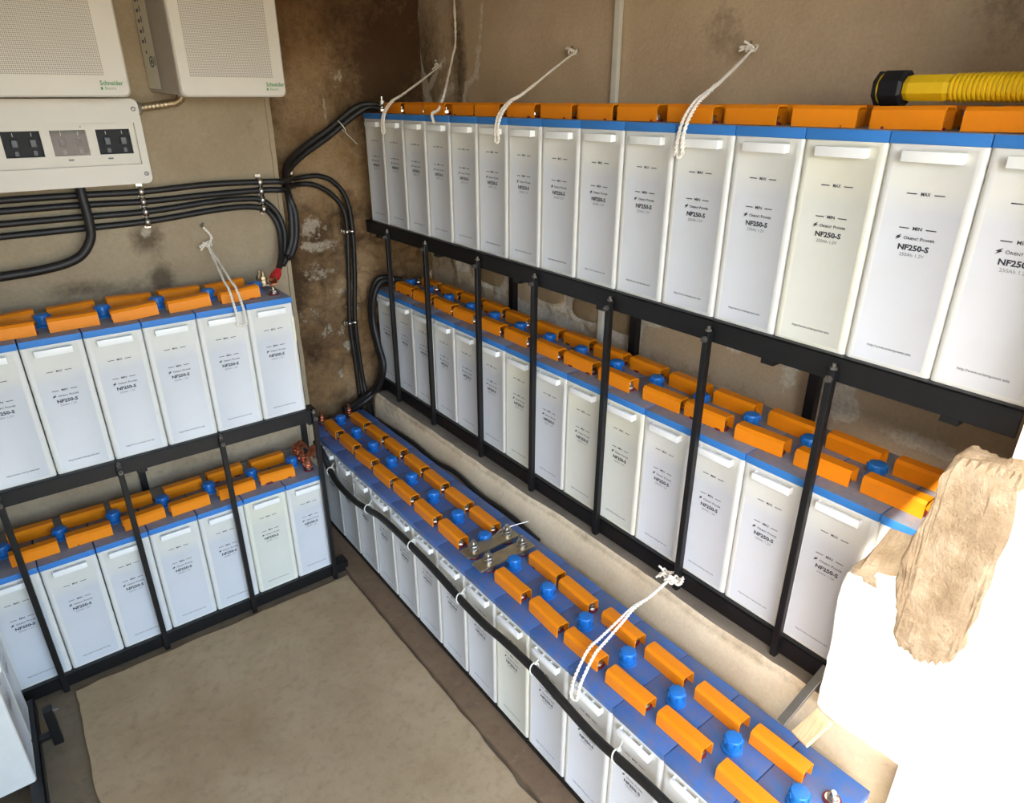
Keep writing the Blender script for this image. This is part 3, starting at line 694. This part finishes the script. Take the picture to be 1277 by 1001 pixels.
# ------------------------------------------------------------------ terminal hardware
def stack_bolt(p, mat='metal', r=.012, h=.03):
    mb = MB(); x, y, z = p
    for z0, z1, q, sg in ((0, .004, r * 1.25, 16), (.004, .012, r, 6), (.012, .015, r * 1.2, 16), (.015, .023, r, 6), (.023, h + .003, r * .5, 10)):
        mb.tube([(x, y, z + z0), (x, y, z + z1)], q, sg)
    return mb
zl = ZB['pit'] + ZT
ys = Y0['pit'] - 8 * PR
lb = thing('busbar_link', 'pair of flat metal bars bolted across the floor row between two battery blocks', 'busbar', (-.23, ys, zl))
for dy, a, b, dz in ((.036, -.306, -.165, .016), (-.034, -.312, -.163, .019)):
    mb = MB(); mb.box((a - .018, ys + dy - .022, zl + dz), (b + .018, ys + dy + .022, zl + dz + .007), bev=.0015); rel(lb, mb.build('bar', M['nickel'], lb))
    for x in (XF['pit'] + .058 - .002, XF['pit'] + .172): rel(lb, stack_bolt((x, ys + dy, zl + dz + .007)).build('bolt', M['metal'], lb, True))
    for x in (XF['pit'] + .058 - .002, XF['pit'] + .172):
        mb = MB(); mb.lathe([(.0165, zl + .0045), (.0165, zl + dz)], 16, 0, Matrix.Translation((x, ys + dy, 0))); rel(lb, mb.build('spacer', M['steel'], lb, True))
mb = MB(); mb.tube(cr([(-.225, ys + .04, zl + .028), (-.19, ys + .05, zl + .036), (-.15, ys + .035, zl + .045), (-.11, ys + .02, zl + .05)], 5), .0018, 6)
rel(lb, mb.build('wire', M['metal'], lb, True))
def end_link(label, root, pts, mat, z, nuts):
    o = thing('copper_terminal', label, 'terminal', root)
    mb = MB(); (x0, y0), (x1, y1) = pts; mb.box((min(x0, x1) - .011, min(y0, y1) - .011, z + .012), (max(x0, x1) + .011, max(y0, y1) + .011, z + .016), bev=.001); rel(o, mb.build('bar', M[mat], o))
    for x, y in nuts:
        for k in range(2): pass
        rel(o, stack_bolt((x, y, z + .016), r=.0105, h=.034).build('bolt', M[mat], o, True))
    return o
zz = ZB['ll'] + ZT; xt = XR['ll'] - .5 * PL + .035
e1 = end_link('bundle of copper lugs and bolts at the end of the lower short shelf', (xt, .11, zz), ((xt, .055), (xt, .172)), 'copper', zz, [(xt, .058), (xt, .172), (xt + .002, .10), (xt - .002, .138)])
for k in range(7):
    mb = MB(); a = Vector((xt + random.uniform(-.018, .022), .05 + .02 * k, zz + .02)); mb.tube(cr([a, a + Vector((.012, .004, .018)), a + Vector((.03, .01, .03)), a + Vector((.045, .02, .012))], 4), .005, 7); rel(e1, mb.build('strand', M['copper'], e1, True))
zz = ZB['lu'] + ZT; xt = XR['lu'] - .5 * PL + .035
end_link('nickel bar and bolts at the corner end of the upper short shelf', (xt, .11, zz), ((xt, .13), (xt, .172)), 'nickel', zz, [(xt, .172), (xt, .14)])
zz = ZB['pit'] + ZT; yt = Y0['pit'] - .5 * PR + .035
end_link('copper lugs and bolts at the corner end of the floor row', (-.29, yt, zz), ((-.292, yt), (-.292, yt + .002)), 'copper', zz, [(-.292, yt)])
end_link('copper lug on the ledge side at the corner end of the floor row', (-.178, yt, zz), ((-.178, yt), (-.178, yt + .002)), 'copper', zz, [(-.178, yt)])
zz = ZB['low'] + ZT
end_link('bright bolt and lug at the corner end of the lower long shelf', (.058, yt, zz), ((.058, yt), (.06, yt)), 'metal', zz, [(.058, yt)])
zz = ZB['top'] + ZT; yt2 = Y0['top'] - .5 * PR + .035
end_link('bright bolt and lug at the corner end of the upper long shelf', (.058, yt2, zz), ((.058, yt2), (.06, yt2)), 'metal', zz, [(.058, yt2)])

# ------------------------------------------------------------------ ropes
def twist(mb, pts, r=.0022, sep=.0022, pitch=.018):
    p = cr(pts, 14); L = 0
    for s_ in (0, 1):
        out = []; L = 0; prev = None
        for i, q in enumerate(p):
            d = (p[min(i + 1, len(p) - 1)] - p[max(i - 1, 0)]).normalized()
            if i: L += (q - p[i - 1]).length
            u = d.orthogonal().normalized() if prev is None else (prev - d * prev.dot(d)).normalized(); prev = u
            a = 2 * pi * L / pitch + pi * s_
            out.append(q + (u * cos(a) + d.cross(u) * sin(a)) * sep)
        mb.tube(out, r, 6)
def knot(mb, c, R=.012, r=.0026, ends=3, seed=0):
    rnd = random.Random(seed); c = Vector(c)
    pts = [c + Vector(((sin(t) + 2 * sin(2 * t)) * R * .36, (cos(t) - 2 * cos(2 * t)) * R * .36, -sin(3 * t) * R * .5)) for t in [2 * pi * i / 48 for i in range(49)]]
    mb.tube(pts, r, 6)
    for k in range(ends):
        d = Vector((rnd.uniform(-1, -.2), rnd.uniform(-1, 1), rnd.uniform(-.3, 1))).normalized()
        mb.tube(cr([c, c + d * R * 1.2, c + d * R * 2.2 + Vector((0, 0, -.004))], 5), r, 6)
def lash(label, strands, knots, hook=None, r=.0021):
    o = None; mb = MB()
    for pts in strands: twist(mb, pts, r, r)
    for k, c in enumerate(knots): knot(mb, c, seed=len(label) + k)
    o = mb.build('rope', M['rope'], None, True); tag(o, label, 'rope')
    if hook:
        h = MB(); h.tube(cr([hook, Vector(hook) + Vector((-.02, 0, 0)) if hook[0] > .2 else Vector(hook) + Vector((0, -.02, 0)), (Vector(hook) + Vector((-.026, 0, .01))) if hook[0] > .2 else Vector(hook) + Vector((0, -.026, .01))], 4), .003, 6)
        h.build('hook', M['steel'], o, True)
    return o
def wall_lash(label, y, y1, z1, double=True, kn=True):
    st = []
    for e in ((-.006, .006) if double else (0,)):
        st.append([(-.016, y + e * 1.4, 1.462), (-.017, y + e, 1.49), (-.006, y + e, 1.524), (.03, y + (y1 - y) * .1 + e * .8, 1.556), (.075, y + (y1 - y) * .25 + e * .5, 1.574), (.17, y + (y1 - y) * .55 + e * .2, 1.552 + (z1 - 1.552) * .55), (.285, y1, z1)])
    if double: st.append([(-.016, y - .0085, 1.462), (-.018, y, 1.457), (-.016, y + .0085, 1.462)])
    return lash(label, st, [(.278, y1, z1)] if kn else [], (.297, y1, z1 + .004))
wall_lash('rope tying the upper long shelf to the wall, the one by the room corner', .232, .34, 1.672)
lash('single white cord hanging from the ceiling behind the upper long shelf', [[(-.012, -.088, 1.498), (-.006, -.07, 1.522), (.03, -.05, 1.535), (.078, -.01, 1.58), (.16, .10, 1.62), (.24, .19, 1.69), (.285, .235, 1.76), (.29, .25, 2.0), (.29, .25, 2.44)]], [], None, .0026)
wall_lash('thick rope tying the upper long shelf to the wall above its sixth battery', -.41, -.373, 1.683)
wall_lash('rope tying the upper long shelf to the wall above its tenth battery', -1.02, -.951, 1.663)
st = []
for e in (-.011, .011):
    st.append([(-.636 + e * 1.1, -.016, .975), (-.636 + e, -.015, 1.0), (-.636 + e, -.004, 1.03), (-.634 + e * .9, .035, 1.069), (-.634 + e * .8, .08, 1.085), (-.63 + e * .3, .2, 1.135), (-.628, .255, 1.157)])
st.append([(-.648, -.016, .975), (-.636, -.017, .969), (-.624, -.016, .975)]); st.append([(-.628, .255, 1.157), (-.612, .26, 1.178), (-.632, .262, 1.212)])
lash('rope tying the upper short shelf to the grey wall', st, [(-.628, .252, 1.16)], (-.634, .268, 1.214))
st = []
for e in (-.01, .01):
    st.append([(-.366, -1.158 + e, .352), (-.362, -1.158 + e, .378), (-.349, -1.155 + e, .398), (-.31, -1.148 + e, .437), (-.27, -1.14 + e * .8, .441), (-.2, -1.13 + e * .5, .452), (-.15, -1.124 + e * .2, .462), (-.1, -1.13, .474), (-.045, -1.138, .502)])
st.append([(-.366, -1.17, .352), (-.368, -1.158, .346), (-.366, -1.146, .352)])
st.append([(-.043, -1.125, .5), (-.03, -1.128, .508), (-.008, -1.146, .505), (-.03, -1.163, .502), (-.043, -1.155, .503)])
lash('rope from the floor row knotted to a post of the long rack', st, [(-.046, -1.14, .505), (-.044, -1.158, .512), (-.044, -1.122, .51)])

# ------------------------------------------------------------------ inverters, breaker box, conduit
def rrect(x0, x1, z0, z1, r, n=5):
    p = []
    for cx_, cz_, a0 in ((x1 - r, z1 - r, 0), (x0 + r, z1 - r, 90), (x0 + r, z0 + r, 180), (x1 - r, z0 + r, 270)):
        p += [(cx_ + r * cos(radians(a0 + 90 * i / n)), cz_ + r * sin(radians(a0 + 90 * i / n))) for i in range(n + 1)]
    return p
def inverter(label, x0, x1, z0, z1, back, gx0, gx1, gz0, lx):
    o = thing('inverter', label, 'inverter', ((x0 + x1) / 2, YL, z0)); yf = .07
    mb = MB(); a = rrect(x0 - back, x1 + .006, z0 + .012, z1 - .01, .01); b = rrect(x0, x1, z0, z1, .016)
    n = len(a); vs = [(x, YL - .002, z) for x, z in a] + [(x + (0 if x > (x0 + x1) / 2 else .004), yf + .022, z) for x, z in rrect(x0, x1, z0 + .004, z1 - .004, .014)]
    mb.add(vs, [tuple(range(n))[::-1], tuple(n + i for i in range(n))] + [(i, (i + 1) % n, n + (i + 1) % n, n + i) for i in range(n)])
    rel(o, mb.build('housing', M['enclosure_side'], o))
    mb = MB(); f0 = rrect(x0 + .004, x1 - .004, z0 + .004, z1 - .004, .014); n = len(b)
    vs = [(x, yf + .02, z) for x, z in b] + [(x, yf + .005, z) for x, z in b] + [(x, yf, z) for x, z in f0]
    mb.add(vs, [tuple(range(n))[::-1], tuple(2 * n + i for i in range(n))] + [(k * n + i, k * n + (i + 1) % n, (k + 1) * n + (i + 1) % n, (k + 1) * n + i) for k in (0, 1) for i in range(n)])
    rel(o, mb.build('front_panel', M['enclosure'], o))
    mb = MB(); mb.box((gx0, yf - .0012, gz0), (gx1, yf + .001, z1 - .05)); rel(o, mb.build('grille', M['grille'], o))
    mb = MB(); text(mb, 'Schneider', .0145, lx, z0 + .031, yf - .0008, off=.00025, width=.05); text(mb, 'Electric', .0085, lx - .004, z0 + .0195, yf - .0008, width=.024, m=0)
    mb.box((lx - .025, yf - .0008, z0 + .0165), (lx - .0205, yf - .0006, z0 + .0225), 0)
    rel(o, mb.build('lettering', M['green'], o, normals=False)); return o
i1 = inverter('white inverter with perforated front, mounted directly above the breaker box', -1.10, -.783, 1.569, 2.02, .03, -1.07, -.835, 1.616, -.823)
i2 = inverter('white inverter with a sticker on its side, at the end of the grey wall', -.668, -.391, 1.569, 2.02, .034, -.64, -.424, 1.616, -.421)
mb = MB(); mb.box((-.703, .205, 1.59), (-.7015, .262, 1.95))
sx = lambda y: -.7025 + (YL - y) / .178 * .036 - .0012
vs = [(sx(y), y, z) for y, z in ((.262, 1.592), (.19, 1.588), (.19, 1.95), (.262, 1.95))]
mb = MB(); mb.add(vs, [(0, 1, 2, 3)]); st_ = rel(i2, mb.build('sticker', M['sticker'], i2, normals=False)); st_['label'] = 'pale sticker with printed marks on the side'
mb = MB()
def side_mark(y0, y1, z0, z1): mb.add([(sx(y) - .0008, y, z) for y, z in ((y0, z0), (y1, z0), (y1, z1), (y0, z1))], [(0, 1, 2, 3)])
for k in range(9): side_mark(.250 - .0, .238, 1.70 + .024 * k, 1.708 + .024 * k); side_mark(.232, .226, 1.70 + .024 * k, 1.714 + .024 * k)
for a in range(12):
    t0, t1 = 2 * pi * a / 12, 2 * pi * (a + 1) / 12
    mb.add([(sx(.215 + r * cos(t)) - .0008, .215 + r * cos(t), 1.655 + r * sin(t)) for r, t in ((.014, t0), (.014, t1), (.010, t1), (.010, t0))], [(0, 1, 2, 3)])
side_mark(.21, .22, 1.65, 1.66); side_mark(.198, .194, 1.645, 1.668); side_mark(.240, .232, 1.675, 1.682)
rel(i2, mb.build('sticker_lettering', M['ink_grey'], i2, normals=False))

bx = thing('breaker_box', 'white breaker box with dark switch windows on the grey wall', 'breaker box', (-.9, YL, 1.36))
yb = .17; X0b, X1b, Z0b, Z1b = -1.15, -.757, 1.355, 1.566
def ring_panel(mb, outer, holes, y0, y1):   # front plate with rectangular windows, as strips
    pass
mb = MB(); a = rrect(X0b - .004, X1b + .004, Z0b - .002, Z1b - .0, .016); n = len(a)
mb.prism([(x, z) for x, z in rrect(X0b, X1b, Z0b, Z1b - .002, .016)], yb + .03, YL - .001, 'y'); rel(bx, mb.build('back_box', M['enclosure'], bx))
# front cover: plate pieces around the recessed band
mb = MB()
RZ0, RZ1, RX1 = 1.405, 1.508, -.775
b = rrect(X0b, X1b, Z0b, Z1b, .016)
top_ = [(x, z) for x, z in b if z >= RZ1]; bot = [(x, z) for x, z in b if z <= RZ0]
mb.prism([(X1b, RZ1)] + top_ + [(X0b, RZ1)], yb, yb + .03, 'y'); mb.prism([(X0b, RZ0)] + bot + [(X1b, RZ0)], yb, yb + .03, 'y')
mb.box((RX1, yb, RZ0), (X1b, yb + .03, RZ1)); rel(bx, mb.build('cover', M['enclosure'], bx))
WIN = [(-1.135, -1.085), (-1.07, -.989), (-.968, -.889), (-.867, -.788)]
mb = MB(); yr = yb + .010; xs = [X0b] + [t for w2 in WIN for t in w2] + [RX1]
for i in range(0, len(xs), 2): mb.box((xs[i], yr, RZ0), (xs[i + 1], yr + .006, RZ1))
for a_, b_ in WIN: mb.box((a_, yr, RZ0), (b_, yr + .006, 1.432)); mb.box((a_, yr, 1.493), (b_, yr + .006, RZ1))
rel(bx, mb.build('recessed_strip', M['enclosure'], bx))
for a_, b_ in WIN[1:]:
    mb = MB(); mb.box((a_, yr + .012, 1.43), (b_, yr + .05, 1.495)); r_ = rel(bx, mb.build('breaker', M['breaker'], bx))
    for k in (.3, .78):
        xx = a_ + (b_ - a_) * k; mb = MB(); mb.box((xx - .007, yr + .002, 1.455), (xx + .007, yr + .013, 1.474), bev=.002); mb.box((xx - .004, yr + .006, 1.436), (xx + .004, yr + .0125, 1.447))
        mb.build('toggle', M['toggle'], r_)
        mb = MB(); text(mb, 'I', .012, xx, 1.484, yr + .0115)
        mb.build('toggle_mark', M['sticker'], r_, normals=False)
gm = NT('window_film'); gm.b.inputs['Transmission Weight'].default_value = 1; gm.b.inputs['IOR'].default_value = 1.45; gm.b.inputs['Roughness'].default_value = .02
a_, b_ = WIN[2]; mb = MB(); mb.box((a_ + .0005, yr + .001, 1.4325), (b_ - .0005, yr + .0022, 1.4925)); p_ = rel(bx, mb.build('window_flap', gm.m, bx)); p_['label'] = 'clear glossy flap over the middle window'
for x, z in ((-.770, 1.541), (-.770, 1.380), (-1.135, 1.541), (-1.135, 1.38)):
    mb = MB(); mb.lathe([(.0055, 0), (.0055, .002), (.004, .003)], 12, 0, Matrix.Translation((x, yb, z)) @ Matrix.Rotation(pi / 2, 4, 'X')); mb.box((x - .004, yb - .0036, z - .0006), (x + .004, yb - .0028, z + .0006)); rel(bx, mb.build('screw', M['steel'], bx, True))
mb = MB()
for xx in (-.845, -.935): mb.add([(xx - .006, yr - .0004, 1.42), (xx + .006, yr - .0004, 1.42), (xx + .006, yr - .0004, 1.424), (xx - .006, yr - .0004, 1.424)], [(0, 1, 2, 3)])
mb.add([(-.90, yr - .0004, 1.499), (-.897, yr - .0004, 1.499), (-.897, yr - .0004, 1.502), (-.90, yr - .0004, 1.502)], [(0, 1, 2, 3)])
rel(bx, mb.build('lettering', M['ink_grey'], bx, normals=False))
# flexible conduit
cd = thing('conduit', 'short flexible metal conduit between the breaker box and the inverter', 'conduit', (-.69, .22, 1.548))
p = cr([(-.757, .222, 1.541), (-.72, .222, 1.546), (-.68, .222, 1.551), (-.652, .222, 1.556), (-.636, .222, 1.566), (-.633, .222, 1.582)], 16)
mb = MB(); mb.tube(p, 0, 12, 0, True, [.0115 if i % 4 < 2 else .0098 for i in range(len(p))]); rel(cd, mb.build('hose', M['nickel'], cd, True))
mb = MB(); mb.tube([(-.760, .222, 1.5405), (-.742, .222, 1.5425)], .0155, 8); rel(cd, mb.build('fitting', M['steel'], cd)); mb = MB(); mb.tube([(-.633, .222, 1.57), (-.632, .222, 1.59)], .0155, 8); rel(cd, mb.build('fitting', M['steel'], cd))

# ------------------------------------------------------------------ odds and ends
mb = MB(); mb.box((XW - .017, -.541, .468), (XW - .004, -.520, ZC), bev=.002)
tag(mb.build('cable_trunking', M['tie']), 'narrow white trunking running up the wall behind the long rack', 'trunking')
# torch lying on the covers of the upper long shelf
zt = ZB['top'] + ZT + .0365
tr = thing('torch', 'yellow torch with a black head lying on the orange covers', 'torch', (.09, -1.40, zt), -pi / 2 - .04)
def tl(m): return Matrix.Rotation(pi / 2, 4, 'Y')
mt = Matrix.Translation((-.052, 0, .0235)) @ Matrix.Rotation(pi / 2, 4, 'Y')
mb = MB(); mb.lathe([(.025, -.003), (.0285, 0), (.0285, .030), (.024, .034)], 8, 0, mt @ Matrix.Rotation(pi / 8, 4, 'Z')); hd = mb.build('head', M['breaker'], tr)
mb = MB(); mb.lathe([(.0225, -.006), (.0245, -.005), (.0245, -.002)], 16, 0, mt); mb.build('lens_ring', M['yellow'], tr, True); mb = MB(); mb.lathe([(.024, -.012), (.0275, -.011), (.0275, -.006), (.024, -.0055)], 8, 0, mt @ Matrix.Rotation(pi / 8, 4, 'Z')); mb.build('head_rim', M['breaker'], tr)
mb = MB(); mb.lathe([(.0185, .034), (.0205, .042), (.0205, .095), (.019, .102), (.019, .26)], 8, 0, mt @ Matrix.Rotation(pi / 8, 4, 'Z')); mb.build('barrel', M['yellow'], tr)
mb = MB()
for k in range(20): mb.lathe([(.018, .104 + k * .0065), (.0205, .1055 + k * .0065), (.0205, .1085 + k * .0065), (.018, .110 + k * .0065)], 16, 0, mt)
mb.build('ribbed_grip', M['yellow'], tr, True)
# bar and plank at the near end of the ledge
def beam(name, a, b, w_, t, mat, label, cat):
    a, b = Vector(a), Vector(b); d = (b - a); L = d.length; q = d.to_track_quat('X', 'Z'); mtx = Matrix.Translation(a) @ q.to_matrix().to_4x4()
    mb = MB(); mb.box((0, -w_ / 2, -t / 2), (L, w_ / 2, t / 2), 0, mtx, .0015); return tag(mb.build(name, mat), label, cat)
beam('metal_bar', (-.128, -1.503, .425), (-.024, -1.522, .522), .018, .005, M['steel'], 'grey flat metal bar leaning on the ledge beside the sunlit jamb', 'bar')
beam('plank', (-.152, -1.553, .445), (-.094, -1.566, .478), .036, .012, M['wood'], 'pale wooden strip lying against the ledge below the sunlit jamb', 'plank')

# daylight portal over the doorway: guides sampling of the sky, gives no light of its own
pl = bpy.data.lights.new('door_portal', 'AREA'); pl.shape = 'RECTANGLE'; pl.size = 1.42; pl.size_y = 1.95
try: pl.cycles.is_portal = True
except Exception: pass
po = bpy.data.objects.new('door_portal', pl); COL.objects.link(po); po.location = (-.79, -1.95, .965); po.rotation_euler = (pi / 2, 0, 0)
